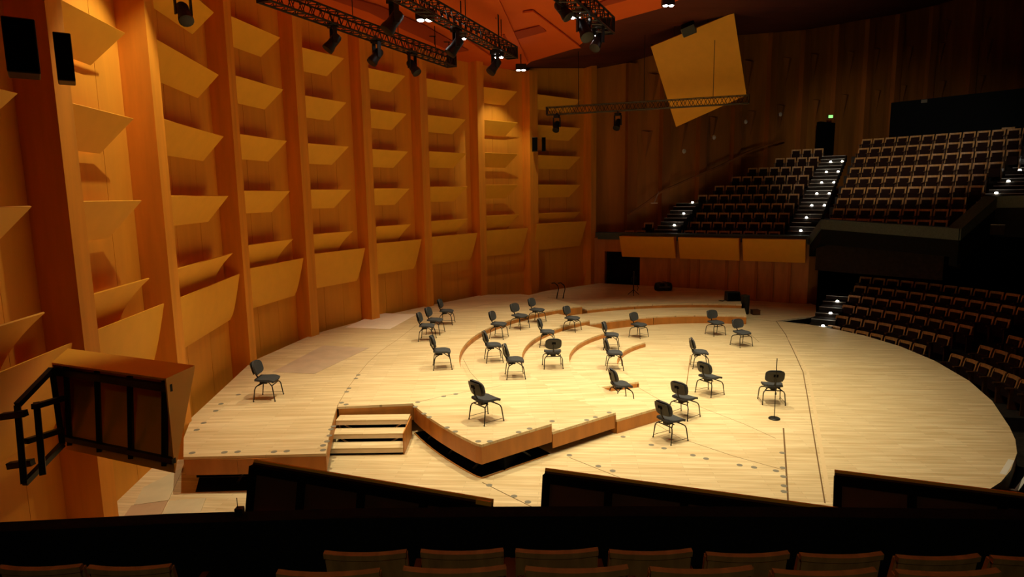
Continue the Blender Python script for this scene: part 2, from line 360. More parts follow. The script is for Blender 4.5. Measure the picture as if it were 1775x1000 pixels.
# ------------------------------------------------------------------ left wall with ribs and scoops
HT = 10.5
wl = tag(MB().prism([(-7.6, 4.0), (-7.3, 4.0), (-7.75, 17), (-7.1, 20.4), (-5.9, 24.3), (-4, 25.9), (-1.9, 28.8), (.9, 31.1), (4.2, 33.9), (4.0, 34.2), (.7, 31.4), (-2.0, 29.1), (-4.3, 26.3), (-6.2, 24.5), (-7.4, 20.5), (-8.0, 17.1)], -.2, HT).build('wall_left', OAK), 'curved wooden wall with ribs and acoustic scoops', None, None, 'structure')
RIBD, RIBW = .50, .40
tang = []
for k in range(len(RF)):
    a, b = RF[max(k - 1, 0)], RF[min(k + 1, len(RF) - 1)]; tang.append((V(*b, 0) - V(*a, 0)).normalized())
outw = [V(-t_.y, t_.x, 0) for t_ in tang]
backF, backN = [], []
for k, p in enumerate(RF):
    F_ = V(*p, 0); w = RIBW * (1.25 if k == 8 else 1)
    N_ = F_ - tang[k] * w; bn, bf = N_ + outw[k] * RIBD, F_ + outw[k] * RIBD
    backF.append(bf); backN.append(bn)
    MB().prism([F_, F_ + outw[k] * (RIBD + .25), N_ + outw[k] * (RIBD + .25), N_], -.1, HT if k < 9 else 11.6).build('wall_rib', RIB, wl)
ZTOP = [9.3, 7.95, 6.58, 5.22, 3.88]
ZS = [1, 1, 1.04, 1.06, 1.04, 1.0, 1, 1, 1]
ZOFF = [-.3, -.25, -.18, -.05, 0, .05, .12, .2, .2]
for k in range(9):
    S, E_ = backF[k], backN[k + 1]; Bv = E_ - S; B = Bv.length; s_ = Bv.normalized(); nin = V(s_.y, -s_.x, 0)
    # back wall of the bay in three flat boards
    for j in range(3):
        a, b = S + Bv * (j / 3 + .002), S + Bv * ((j + 1) / 3 - .002)
        MB().prism([a, b, b - nin * .2, a - nin * .2], -.1, HT if k < 8 else 11.4).build('bay_board', OAK, wl)
    def P(s, o, z): q = S + s_ * s + nin * o; return V(q.x, q.y, z)
    for r, zt in enumerate(ZTOP):
        z1 = 5 + (zt - 5) * ZS[k] + ZOFF[k]; low = r == 4; h = .72 if low else .60
        ot, ob = (.47, .10); st1, sb1 = B - .75, B - 1.2
        pw = 1.9 if low else 1.0
        def fn(u, v):
            sa = .14 + (.0 - .14) * v; sb = sb1 + (st1 - sb1) * v
            return P(sa + (sb - sa) * u, ob + (ot - ob) * (v ** pw), z1 - h + h * v)
        MB().sheet(fn, 1, 6 if low else 2, .022).build('acoustic_panel', PANEL, wl, smooth=low)
    if k < 8:
        z1 = 5 + (3.28 - 5) * ZS[k] + ZOFF[k] * .8
        def fb(u, v):
            sa = .10 + (.0 - .10) * v; sb = (B - .36) + ((B - .10) - (B - .36)) * v
            return P(sa + (sb - sa) * u, .16 + (.40 - .16) * (v ** .6), z1 - 1.15 + 1.15 * v)
        MB().sheet(fb, 1, 8, .022).build('acoustic_panel', PANEL, wl, smooth=True)
    else:
        def fb(u, v): return P(-.30 + .12 * (1 - v) + (3.45 - .30 * (1 - v)) * u, .40 + .30 * v, 2.38 + 1.24 * v)
        MB().sheet(fb, 1, 2, .03).build('acoustic_panel', PANEL, wl)
# ------------------------------------------------------------------ canopy (stage ceiling)
ce = [atz(*p, HT) for p in [(850, 109), (920, 107), (997, 84), (1057, 39), (1144, 15), (1177, 0)]]
cpoly = [(-8, 2.0)] + [(6.2, 2.0), (6.0, 14.0)] + [(p.x, p.y) for p in ce[1:][::-1]] + [(.5, 29.6), (-.5, 29.2), (-4.8, 27.5), (-8, 20)]
ceil = tag(MB().prism(cpoly, HT, HT + .25).build('ceiling', CEIL), 'orange red stage canopy', None, None, 'structure')
# stepped canopy boards, each a panel a little below the slab, and flat slot patches with their shade painted dark
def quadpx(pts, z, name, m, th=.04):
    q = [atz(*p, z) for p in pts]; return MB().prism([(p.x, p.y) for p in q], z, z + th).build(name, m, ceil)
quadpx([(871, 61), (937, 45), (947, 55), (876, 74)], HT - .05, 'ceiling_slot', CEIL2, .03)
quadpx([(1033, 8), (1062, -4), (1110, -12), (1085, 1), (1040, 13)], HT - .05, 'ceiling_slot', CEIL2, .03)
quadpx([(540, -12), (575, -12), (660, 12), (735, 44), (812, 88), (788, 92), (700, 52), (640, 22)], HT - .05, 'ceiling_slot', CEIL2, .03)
q = [atz(*p, HT) for p in [(900, 108), (800, -40)]]
for pa, pb in (((908, 108), (850, -10)), ((1000, 83), (915, 20)), ((690, -5), (860, 108))):
    a, b = atz(*pa, HT - .06), atz(*pb, HT - .06); MB().bar(a, b, .34, .05).build('ceiling_rib', CEIL, ceil)
# ------------------------------------------------------------------ hall: back wall, hall ceiling
HW = [(-.6, 29.9), (4.3, 33.6), (6.0, 33.7), (7.9, 34.3), (10.2, 35.5), (12.5, 36.8), (14.9, 38.0), (17.3, 39.2), (19.9, 40.5), (22.4, 41.7), (25, 43), (28, 44.3), (31.5, 45.3), (35.5, 46), (40, 46), (46, 43), (50, 30), (46, 12)]
HTOP = [10.6, 11.3, 11.6, 12.2, 13, 13.6, 14, 14.4, 15, 15.6, 16.2, 17, 18, 19, 20, 20, 20, 20]
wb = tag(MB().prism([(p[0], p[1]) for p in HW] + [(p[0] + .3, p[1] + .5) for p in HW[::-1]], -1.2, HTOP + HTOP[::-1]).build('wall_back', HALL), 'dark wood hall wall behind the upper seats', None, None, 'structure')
for i in range(2, len(HW) - 3):
    a = V(*HW[i], 0); d = (V(*HW[i + 1], 0) - a); L = d.length; d.normalize(); n = V(d.y, -d.x, 0)
    MB().prism([a - d * .02, a + n * .28, a + n * .28 + d * .55, a + d * .57], -.5, [HTOP[i] - .1] * 4).build('wall_rib', HALL2, wb)
    # a few slim upright wedges on each hall bay
    for j, (zz, hh) in enumerate(((5.8 + i * .45, 1.5), (8.6 + i * .4, 1.7), (10.9 + i * .35, 1.4))):
        if zz + hh > HTOP[i] - .5: continue
        c = a + d * (1.15 + .35 * ((i + j) % 2)) + n * .02
        MB().add([c + V(0, 0, zz), c + d * .45 + V(0, 0, zz + hh), c - d * .25 + V(0, 0, zz + hh), c + n * .12 + d * .1 + V(0, 0, zz + hh * .95)], [(0, 1, 3), (0, 3, 2), (1, 2, 3), (0, 2, 1)]).build('wall_wedge', HALL2, wb)
hc = [(p.x, p.y) for p in ce[1:]] + [(6.0, 14.0), (6.2, 2.0)]
ru = MB(); vs = []; fs = []
top_pts = [V(HW[i][0] + .2, HW[i][1] + .2, HTOP[i] - .02) for i in range(len(HW))]
lowp = [V(p[0], p[1], HT + .02) for p in hc]
lowp = [lowp[0], lowp[1], lowp[2], lowp[3], lowp[4], lowp[5], lowp[6]]
vs = lowp + top_pts; n0 = len(lowp)
tri = []
mp = [0, 0, 0, 0, 1, 1, 2, 2, 3, 3, 3, 4, 4, 5, 5, 6, 6, 6]
for i in range(len(top_pts) - 1):
    if mp[i + 1] == mp[i]: tri.append((mp[i], n0 + i, n0 + i + 1))
    else: tri += [(mp[i], n0 + i, n0 + i + 1), (mp[i], n0 + i + 1, mp[i + 1])]
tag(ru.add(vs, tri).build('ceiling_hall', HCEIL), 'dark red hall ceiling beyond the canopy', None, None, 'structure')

# ------------------------------------------------------------------ far balcony above the stage
W0, W1 = V(4.45, 32.45, 0), V(13.05, 27.7, 0)
u = (W1 - W0).normalized(); n = V(-u.y, u.x, 0)      # n points away from the stage
PZ = 2.98
bw = tag(MB().prism([W0 + u * 2.2, W1, W1 + n * .3, W0 + u * 2.2 + n * .3], -.1, 2.75).build('wall_far', FASC), 'wooden wall below the far balcony', None, None, 'structure')
MB().prism([W0 + V(-.2, 0, 0), W0 + u * .35, W0 + u * .35 + n * .3, W0 + n * .3 + V(-.2, 0, 0)], -.1, 2.75).build('door_jamb', FASC, bw)
MB().prism([W0 + u * .35, W0 + u * 2.2, W0 + u * 2.2 + n * .3, W0 + u * .35 + n * .3], 2.06, 2.75).build('door_lintel', FASC, bw)
for s in (3.6, 4.55, 5.0, 6.3, 6.8, 7.6, 8.3, 9.0):
    a = W0 + u * s; MB().prism([a - n * .05, a + u * .12 - n * .05, a + u * .12, a], 0, 2.7).build('wall_rib', HALL2, bw)
dr = tag(MB().prism([W0 + u * .35 + n * .28, W0 + u * 2.2 + n * .28, W0 + u * 2.2 + n * .6, W0 + u * .35 + n * .6], 0, 2.1).build('door_1', DARKB), 'open black doorway below the far balcony', None, None, 'structure')  # black block standing in for the darkness beyond the opening
MB().prism([W1, W1 + V(.55, .25, 0), W1 + V(.55, .6, 0), W1 + V(0, .6, 0)], -.9, 2.8).build('wall_return', FASC, bw)
# parapet
def para_seg(a, b, z0a, z0b, hh, th=.32):
    d = (b - a).normalized(); nn = V(-d.y, d.x, 0) * th
    return MB().prism([a, b, b + nn, a + nn], [z0a - hh, z0b - hh, z0b - hh, z0a - hh], [z0a, z0b, z0b, z0a])
pr = tag(para_seg(W0 - n * .12, W1 - n * .12, PZ, PZ, .30, .5).build('trim_1', PARA), 'dark balcony parapet', None, None, 'structure')
para_seg(W0 - n * .16 - u * .1, W1 - n * .16 + u * .05, PZ + .05, PZ + .05, .20, .52).build('parapet_cap', PARA, pr)
Q1 = aty(1425, 380, 26.0); Q2 = aty(1664, 396, 21.7); Q3 = aty(1728, 340, 22.2); Q4 = aty(1800, 338, 21.0)
PZ2 = Q1.z
def cap(a, b, th=.42, hh=.06):
    d = (b - a); d.z = 0; d.normalize(); nn = V(-d.y, d.x, 0) * th; a = a - nn * .1; b = b - nn * .1
    return MB().hexa([a - V(0, 0, hh), b - V(0, 0, hh), b + nn - V(0, 0, hh), a + nn - V(0, 0, hh), a, b, b + nn, a + nn])
def wallseg(a, b, drop, th=.3):
    d = (b - a); d.z = 0; d.normalize(); nn = V(-d.y, d.x, 0) * th; k = V(0, 0, .06)
    lo = lambda p: V(p.x, p.y, p.z - drop)
    return MB().hexa([lo(a), lo(b), lo(b) + nn, lo(a) + nn, a - k, b - k, b + nn - k, a + nn - k])
A0 = W1 - n * .13; A0 = V(A0.x, A0.y, PZ + .05)
para = [A0, Q1, Q2, Q3, Q4]
p2 = tag(wallseg(Q1, Q2, 1.0).build('trim_2', CARPET), 'dark stepped parapet of the upper blocks', None, None, 'structure')
wallseg(A0, Q1, .9).build('parapet_wall', CARPET, p2); wallseg(Q2, Q3, 1.3).build('parapet_wall', CARPET, p2); wallseg(Q3, Q4, 1.4).build('parapet_wall', CARPET, p2)
for a, b in ((A0, Q1), (Q1, Q2), (Q2, Q3), (Q3, Q4)): cap(a, b, .5, .40).build('parapet_cap', PARA, p2)
MB().bar(V(A0.x + .32, A0.y - .02, A0.z - .02), V(Q1.x + .1, Q1.y - .3, Q1.z - .05), .025, .02).build('edge_rail', GREY, p2)
# opposite fascia panels (wedge shaped reflectors)
def wedge(name, label, FL, FR, BR, BL, zt, zb, m=PANEL, inner=BROWN, frame=True, group=None, flange=True, cat='acoustic panel', thick=.025, flm=None):
    """reflector: sloping front board from the front top edge back to the lower rear edge, top flange, end cheeks, frame behind"""
    c = (FL + FR + BR + BL) / 4; t = thing(name, label, cat, (c.x, c.y, zb), group)
    up = V(0, 0, 1)
    T = lambda p, z: V(p.x, p.y, z)
    a, b, cR, cL = T(FL, zt), T(FR, zt), T(BR, zb), T(BL, zb)
    nb = (b - a).cross(cL - a).normalized()
    if nb.z > 0: nb = -nb
    k = -nb * thick
    MB().hexa([a, b, cR, cL, a + k, b + k, cR + k, cL + k]).build('front_board', m, t)
    if flange:
        MB().prism([FL, FR, BR, BL], zt + .001, zt + .025).build('top_flange', flm or m, t)
        for f, bk in ((FL, BL), (FR, BR)):
            d = (FR - FL).normalized() * .02 * (1 if f is FL else -1)
            MB().add([T(f, zt), T(bk, zt), T(bk, zb), T(f, zt) + d, T(bk, zt) + d, T(bk, zb) + d], [(0, 1, 2), (3, 5, 4), (0, 3, 4, 1), (1, 4, 5, 2), (2, 5, 3, 0)]).build('end_cheek', m, t)
    if frame:
        ax = (BR - BL).normalized(); L = (BR - BL).length
        for f in (.08, .36, .64, .92):
            p = BL + ax * L * f; q = FL + (FR - FL) * f
            MB().bar(T(p, zb + .06), T(p * .72 + q * .28, zt - .06), .05, .05).build('frame_upright', BLACK, t)
        MB().bar(T(BL * .9 + FL * .1, zt - .1), T(BR * .9 + FR * .1, zt - .1), .06, .08).build('frame_rail', BLACK, t)
        MB().bar(T(BL, zb + .14), T(BR, zb + .14), .05, .06).build('frame_rail', BLACK, t)
    return t
for s0, s1, z1, zt, lb in ((.98 + .35, 4.02, 0, 2.86, 'wood reflector panel on far balcony front, next to the black doorway'), (4.22, 6.95, 0, 2.86, 'wood reflector panel in the middle of the far balcony front'), (7.1, 9.7, 0, 2.86, 'wood reflector panel on far balcony front, nearest the stalls')):
    FL, FR, BR, BL = W0 + u * s0 - n * .62, W0 + u * s1 - n * .62, W0 + u * s1 - n * .16, W0 + u * s0 - n * .16
    wedge('reflector_panel', lb, FL, FR, BR, BL, zt, zt - 1.02, frame=False, group='reflector panels on the far balcony')
# ------------------------------------------------------------------ theatre seats
def seat_proto():
    t = thing('theatre_seat', 'x', 'seat')
    def sh(uu, v):
        x = (uu - .5) * .46; return V(x, -.06 - .10 * v + .03 * (2 * uu - 1) ** 2 * (.4 + .6 * v), .34 + .52 * v)
    MB().sheet(sh, 6, 3, .022).build('back_shell', SEATW, t, smooth=True)
    rm = MB()
    def rim(uu, v):
        x = (uu - .5) * .48; return V(x, -.170 + .03 * (2 * uu - 1) ** 2 + .034 * v, .868 + .004 * v)
    rm.sheet(rim, 6, 1, .035)
    for sx in (-1, 1):
        rm.bar(V(sx * .222, .010, .42), V(sx * .222, -.098, .845), .04, .028)
    rm.build('back_rim', SEATW, t)
    def cu(uu, v):
        x = (uu - .5) * .36; return V(x, -.015 - .085 * v + .03 * (2 * uu - 1) ** 2, .36 + .42 * v)
    MB().sheet(cu, 4, 3, .035).build('back_cushion', SEATF, t, smooth=True)
    MB().box((0, .03, .44), (.40, .10, .36)).build('seat_cushion', SEATF, t, bevel=.02)
    for s in (-1, 1):
        MB().box((s * .255, .06, .58), (.045, .36, .04)).box((s * .255, .03, .29), (.03, .22, .56)).build('arm_rest', SEATA, t)
    note(t); return t
SEAT0 = seat_proto(); _used = [False]
ORD = ['first', 'second', 'third', 'fourth', 'fifth', 'sixth', 'seventh', 'eighth', 'ninth', 'tenth', 'eleventh', 'twelfth', 'thirteenth', 'fourteenth', 'fifteenth']
def put_seat(loc, face, label, group):
    o = SEAT0 if not _used[0] else copy_tree(SEAT0); _used[0] = True
    o.location = loc; o.rotation_euler = (0, 0, math.atan2(face.y, face.x) - math.pi / 2)
    o['label'] = label; o['group'] = group; return o
def tier(name, parent_list, a, b, dirn, depth, z, zb):
    nn = dirn * depth; return MB().prism([a, b, b + nn, a + nn], zb, z)
# left upper block
tl_ = MB(); face = -n
counts = [10, 10, 9, 9, 9, 8, 7, 6, 4, 3]
rowsL = []
ysL = [400, 384.5, 367.5, 351, 334.5, 318, 302, 286.5, 270.5, 256]
troot = None
for i, cnt in enumerate(counts):
    xr = 1342 + 8.55 * i; pr_ = aty(xr, ysL[i] + 1, 29.35 + .66 * i); zt = pr_.z; zf = zt - .88
    right = V(pr_.x, pr_.y, zf); left = right - u * .56 * (cnt - 1)
    la, ra = V(left.x, left.y, 0) - u * (.6 if i else 2.0), V(right.x, right.y, 0) + u * .38
    o = MB().prism([la - n * (.62 if i else .3), ra - n * (.62 if i else .3), ra + n * .30, la + n * .30], 1.75 if i < 3 else zf - 1.6, zf).build('seating_tier', TIER, troot)
    if troot is None: troot = tag(o, 'dark stepped floor under the left upper seats', None, None, 'structure')
    for j in range(cnt):
        p = left + u * .56 * j
        put_seat(p, face, f'theatre seat {ORD[j]} from left in {ORD[i]} row up, upper block left of lit aisle', 'seats in the left upper block')
# lone seats left of the small stairs
for j, (px, py) in enumerate(((1124, 385.5), (1110, 399), (1090, 399))):
    p = aty(px, py, 32.6 - j * .1); put_seat(V(p.x, p.y, p.z - .88), face, ['single theatre seat left of the small dark stairs, against the hall wall', 'front seat second from the wall at the far left end of the balcony', 'front seat nearest the wall at the far left end of the balcony'][j], 'seats by the hall wall')
# middle upper block
u2 = V(.64, -.77, 0); n2 = V(.77, .64, 0)
rowsM = [(1437, 378, 8), (1443, 361, 9), (1450, 343, 9), (1457, 325, 10), (1466, 307.5, 10), (1472, 290, 11), (1480, 272.5, 12), (1486, 256, 12), (1492, 240.5, 13)]
troot2 = None
for i, (px, py, cnt) in enumerate(rowsM):
    y = 26.75 + .76 * i; p = aty(px + 10, py, y); zf = p.z - .88; L = V(p.x, p.y, zf)
    la, ra = L - u2 * .42, L + u2 * (.545 * (cnt - 1) + .42)
    o = MB().prism([la - n2 * .62, ra - n2 * .62, ra + n2 * .42, la + n2 * .42], zf - 1.3, zf).build('seating_tier', TIER, troot2)
    if troot2 is None: troot2 = tag(o, 'dark stepped floor under the middle upper seats', None, None, 'structure')
    for j in range(cnt):
        put_seat(L + u2 * .545 * j, -n2, f'theatre seat {ORD[j]} from left in {ORD[i]} row up, upper block right of lit aisle', 'seats in the middle upper block')
p = aty(1747, 220, 29.3); put_seat(V(p.x, p.y, p.z - .88), -n2, 'single theatre seat standing highest at the far right, above the top row', 'seats in the middle upper block')
MB().prism([(p.x - .5, p.y - .5), (p.x + .9, p.y - .9), (p.x + 1.3, p.y + .3), (p.x, p.y + .7)], p.z - 2.2, p.z - .88).build('seating_tier', TIER, troot2)
# stalls, arcs around the stage apron
SCX, SCY = 3.2, 18.0
troot3 = None
rowsS = [(10.45, 33.2, -.98), (11.4, 34.4, -.75), (12.35, 35.6, -.47), (13.3, 36.7, -.20), (14.25, 37.6, .08), (15.2, 38.4, .36)]
for i, (rr, a0, zf) in enumerate(rowsS):
    step_ = math.degrees(.555 / rr); a = a0; j = 0
    poly = [(SCX + (rr - .55) * math.cos(R(q)), SCY + (rr - .55) * math.sin(R(q))) for q in [a0 + 2 - (a0 + 14) * k / 14 for k in range(15)]]
    poly2 = [(SCX + (rr + .42) * math.cos(R(q)), SCY + (rr + .42) * math.sin(R(q))) for q in [a0 + 2 - (a0 + 14) * k / 14 for k in range(15)]]
    o = MB().prism((poly + poly2[::-1])[::-1], -1.4, zf).build('seating_tier', TIER, troot3)
    if troot3 is None: troot3 = tag(o, 'dark stepped floor under the stalls seats', None, None, 'structure')
    for blk, (hi, lo2) in enumerate(((a0 - step_ * .5, 11.2), (5.6, -11 + 3.2 * i))):
        a = hi; j = 0
        while a > lo2:
            x, y = SCX + rr * math.cos(R(a)), SCY + rr * math.sin(R(a))
            uu_ = (x / y)
            if uu_ > .845: break
            put_seat(V(x, y, zf), V(-math.cos(R(a)), -math.sin(R(a)), 0), f'dark stalls seat {ORD[j]} from left in {ORD[i]} row from the stage, {"left" if blk == 0 else "right"} of gangway', 'seats in the stalls')
            a -= step_; j += 1
            if j > 14: break
# dark wall behind the stalls, under the upper blocks
ws = tag(MB().prism([(14.0, 28.6), (16.6, 31.5), (22, 25), (24, 20), (24.4, 20.3), (22.4, 25.3), (16.8, 32.1), (13.6, 29)], -1.2, 3.6).build('wall_right', CARPET), 'dark wall behind the stalls', None, None, 'structure')
fs_ = tag(MB().prism([(8, 6), (26, 6), (26, 24), (16.8, 32), (13.3, 28.4), (10.4, 24.2), (12.6, 20), (12.2, 16), (10, 12), (8, 9.9)], -1.45, -1.35).build('floor_stalls', TIER), 'dark stalls floor', None, None, 'structure')
for px, py, mm, r_, lb in ((1507, 432, HCEIL, .26, 'dim round reddish disc on the dark wall under the middle balcony'), (1551, 428, WHITE, .07, 'tiny pale fitting on the dark wall under the middle balcony')):
    c = aty(px, py, 26.5); t = thing('wall_fitting', lb, 'lamp', c)
    f = V(c.x, c.y, 0).normalized(); MB().lathe(c, [(r_ * .6, 0), (r_, .04), (r_, .10)], 14, f).build('disc', mm, t); MB().lathe(c + f * .1, [(.05, 0), (.05, .9)], 8, f).build('mount', BLACK, t)
# ------------------------------------------------------------------ aisle stairs
def stairs(name, label, p0, p1, wdir, width, nst, rise_dir, lights, zlow, depth=.30, lightz=.06):
    """p0 lower left front, p1 upper left front; wdir across"""
    c = (p0 + p1) / 2; t = thing(name, label, 'stairs', (c.x, c.y, zlow)); step = (p1 - p0) / max(nst - 1, 1)
    fwd = V(step.x, step.y, 0); 
    for i in range(nst):
        a = p0 + step * i; b = a + wdir * width; dn = V(0, 0, -.35)
        f2 = fwd * 1.15
        o = MB().hexa([a + dn, b + dn, b + f2 + dn, a + f2 + dn, a, b, b + f2, a + f2]).build('stair_tread', TIER, t)
        e = V(0, 0, .004); nf = fwd.normalized() * .035
        h_ = V(0, 0, -.012); MB().hexa([a + h_ - nf * .15, b + h_ - nf * .15, b + nf + h_, a + nf + h_, a + e - nf * .15, b + e - nf * .15, b + nf + e, a + nf + e]).build('nosing', STEEL, o)
        for side in lights:
            if side[0] <= i <= side[1] and (i - side[0]) % side[2] == 0:
                q = a + wdir * (.14 if side[3] == 0 else width - .14) + V(0, 0, .035)
                if len(side) > 4: q = a + wdir * side[4] + V(0, 0, .035)
                MB().lathe(q - V(0, 0, .03), [(.055, 0), (.05, .05), (.02, .065)], 8).build('step_light', STEPL, o)
    return t
s0, s1 = aty(1362, 408, 28.6), aty(1425, 271, 34.6)
stairs('aisle_stairs', 'wide dark aisle stairs with two columns of step lights between upper blocks', s0, s1, V(.80, -.60, 0).normalized(), 1.15, 22, None, ((1, 21, 3, 0, .55), (7, 21, 3, 1, 1.1)), 1.6)
s0, s1 = aty(1652, 388, 22.9), aty(1786, 262, 28.2)
stairs('aisle_stairs', 'dark aisle stairs with one column of step lights at the right edge', s0, s1, V(.72, -.69, 0), 1.5, 20, None, ((1, 19, 3, 0, .35),), 2.3)
s0, s1 = aty(1134, 398, 31.7), aty(1172, 352, 33.6)
stairs('aisle_stairs', 'short dark stairs with three lights beside the hall wall', s0, s1, u, 1.15, 8, None, ((1, 7, 3, 0, .85),), 2)
s0, s1 = aty(1392, 575, 23.4), aty(1432, 512, 26.6)
stairs('aisle_stairs', 'dark gangway steps with three lights leading down beside the stage end', s0, s1, V(.84, -.54, 0), .85, 7, None, ((1, 6, 2, 0, .55),), -1)
# upper parapet at the back of the hall and door with exit light
b0, b1 = aty(1545, 178, 39.5), aty(1800, 150, 33)
up_ = tag(MB().prism([(b0.x, b0.y), (b1.x, b1.y), (b1.x + .4, b1.y + .5), (b0.x + .4, b0.y + .5)], [2, 2, 2, 2], [b0.z, b1.z, b1.z, b0.z]).build('trim_3', CARPET), 'dark upper balcony front', None, None, 'structure')
c0, c1 = aty(1598, 176, 38.0), aty(1690, 168, 35.8)
MB().bar(c0, c1, .2, .18).build('parapet_cap', GREY, up_)
d0 = aty(1416, 212, 38.9); d1 = aty(1441, 210, 39.9)
tag(MB().prism([(d0.x, d0.y - .5), (d1.x, d1.y - .5), (d1.x, d1.y), (d0.x, d0.y)], d0.z - 1.9, d0.z).build('door_2', DARKB), 'dark doorway at the top of the aisle', None, None, 'structure')
ex = aty(1440, 202, 38.6); t = thing('exit_light', 'small green exit light above the dark upper doorway', 'light', ex)
MB().box(ex, (.22, .08, .16)).build('lens', GREENL, t); MB().box(ex + V(0, .07, 0), (.28, .05, .22)).build('housing', BLACK, t)
for px, py, dd, lb in ((1187, 262, 34.0, 'round wall lamp lowest on the hall wall'), (1239, 238, 35.2, 'round wall lamp second from left on the hall wall'), (1294, 211, 36.6, 'round wall lamp third from left on the hall wall'), (1354, 198, 38.1, 'round wall lamp highest on the hall wall')):
    c = aty(px, py, dd - .6); t = thing('wall_lamp', lb, 'lamp', c, 'round wall lamps')
    MB().lathe(c, [(.02, 0), (.11, .03), (.12, .06)], 12, V(-.42, .9, 0)).build('disc', WHITE, t)
    MB().lathe(c + V(-.42, .9, 0) * .06, [(.05, 0), (.05, .12)], 8, V(-.42, .9, 0)).build('mount', BLACK, t)
# sloping dado line on the hall wall
dd_ = [aty(x, y, d_) for x, y, d_ in ((1090, 372, 33.2), (1120, 352, 33.4), (1145, 333, 33.7), (1185, 315, 34.4), (1250, 287, 35.6), (1300, 262, 36.8), (1360, 243, 38.2))]
b = MB()
for i in range(len(dd_) - 1): b.bar(dd_[i], dd_[i + 1], .10, .10)
tag(b.build('trim_4', HALL2), 'sloping rail along the hall wall', None, None, 'structure')
c = aty(1134, 352, 32.8); t = thing('hand_rail', 'short pale handrail on two rods beside the small stairs', 'handrail', c)
MB().bar(c - u * .17, c + u * .17, .05, .05).build('rail', WHITE, t); MB().tube([c, aty(1142, 332, 32.9)], .012, 6).build('rod', STEEL, t)

# ------------------------------------------------------------------ suspended square reflector
sq = [aty(1128, 81, 26.6), aty(1272, 22, 25.2), aty(1294, 165, 27.3), aty(1172, 220, 28.4)]
nb = (sq[1] - sq[0]).cross(sq[3] - sq[0]).normalized(); 
if nb.y < 0: nb = -nb
sq[2] = sq[0] + (sq[1] - sq[0]) + (sq[3] - sq[0]) + ((sq[2] - sq[0] - (sq[1] - sq[0]) - (sq[3] - sq[0])) * .0)
d_ = ray(1294, 165); tt = (sq[0] - CAM).dot(nb) / d_.dot(nb); sq[2] = CAM + d_ * tt
c = sum(sq, V(0, 0, 0)) / 4
t = thing('suspended_reflector', 'large square wooden reflector hanging tilted over the hall', 'acoustic panel', c)
MB().hexa(sq + [p + nb * .06 for p in sq]).build('front_board', PANEL, t)
for i, j in ((0, 2), (1, 3)): MB().bar(sq[i] + nb * .12, sq[j] + nb * .12, .08, .1).build('back_frame', BLACK, t)
for q_ in (sq[0] * .7 + sq[1] * .3, sq[0] * .3 + sq[1] * .7): MB().tube([q_ + nb * .1, V(q_.x + .1, q_.y + .3, 13.5)], .012, 6).build('suspension_cable', BLACK, t)
c = aty(1194, 50, 25.4); t = thing('loudspeaker', 'black loudspeaker hung at the top edge of the square reflector', 'loudspeaker', c)
ax_ = ((sq[1] - sq[0]).normalized(), nb, (sq[1] - sq[0]).normalized().cross(nb))
MB().box(c, (.5, .4, .36), ax_).build('cabinet', BLACK, t, bevel=.01); MB().box(c - ax_[0] * .255 - nb * .05, (.02, .3, .3), ax_).build('grille', GREY, t); MB().tube([c, c + nb * .5], .02, 6).build('bracket', BLACK, t)
# ------------------------------------------------------------------ trusses
def truss(name, label, a, b, w, r, m, hang=2, hz=HT, nb_=None, label_m=None):
    t = thing(name, label, 'truss', (a + b) / 2); d = (b - a).normalized(); s = d.cross(V(0, 0, 1)).normalized(); up = s.cross(d); L = (b - a).length
    cs = [a + s * w / 2 * i + up * w / 2 * j for i, j in ((-1, -1), (1, -1), (1, 1), (-1, 1))]
    for q_ in cs: MB().tube([q_, q_ + d * L], r, 6).build('chord', m, t)
    nn_ = int(L / w)
    for f in (range(4) if w > .32 else (1, 3)):
        p, q_ = cs[f], cs[(f + 1) % 4]; bb = MB()
        for i in range(nn_):
            x0, x1 = d * (L * i / nn_), d * (L * (i + 1) / nn_); bb.tube([p + x0, q_ + (x0 + x1) / 2], r * .55, 4, False); bb.tube([q_ + (x0 + x1) / 2, p + x1], r * .55, 4, False)
        bb.build('bracing', m, t)
    for e in (a, b): MB().box(e, (.03, w + .04, w + .04), (d, s, up)).build('end_plate', m, t)
    for k in range(hang):
        q_ = a + d * L * ((k + .5) / hang) + up * w / 2; MB().tube([q_, V(q_.x, q_.y, hz)], .012, 6).build('hanger', BLACK, t)
    return t
TZ = 9.5
truss('lighting_truss', 'dark lighting truss nearest the ribbed wall, carrying three lamps', atz(455, -12, TZ), atz(783, 107, TZ), .34, .026, SATIN, 4)
truss('lighting_truss', 'dark lighting truss second from the ribbed wall, ending above the wall corner', atz(690, -16, TZ), atz(888, 92, TZ), .34, .026, SATIN, 3)
truss('lighting_truss', 'short dark lighting truss at the top centre under the orange canopy', atz(970, -25, TZ + .1), atz(1052, 46, TZ + .1), .42, .03, SATIN, 1)
ta, tb = aty(948, 193, 27.6), aty(1298, 172, 25.6)
truss('lighting_truss', 'long thin horizontal truss crossing in front of the square reflector', ta, tb, .30, .019, GREYM, 3, 11.5)
def lamp_proto():
    t = thing('moving_head_lamp', 'x', 'stage lamp')
    MB().box((0, 0, .0), (.24, .24, .12)).build('base_box', BLACK, t, bevel=.01)
    for s in (-1, 1): MB().box((s * .15, 0, -.25), (.035, .10, .42)).build('yoke_arm', BLACK, t)
    MB().lathe((0, .12, -.24), [(.10, 0), (.125, .05), (.125, .30), (.15, .40), (.15, .48), (.12, .49)], 14, V(0, -.62, -.78)).build('head', BLACK, t, smooth=True)
    MB().box((0, 0, .09), (.06, .05, .12)).build('clamp', SATIN, t)
    note(t); return t
LP0 = lamp_proto(); first = [True]
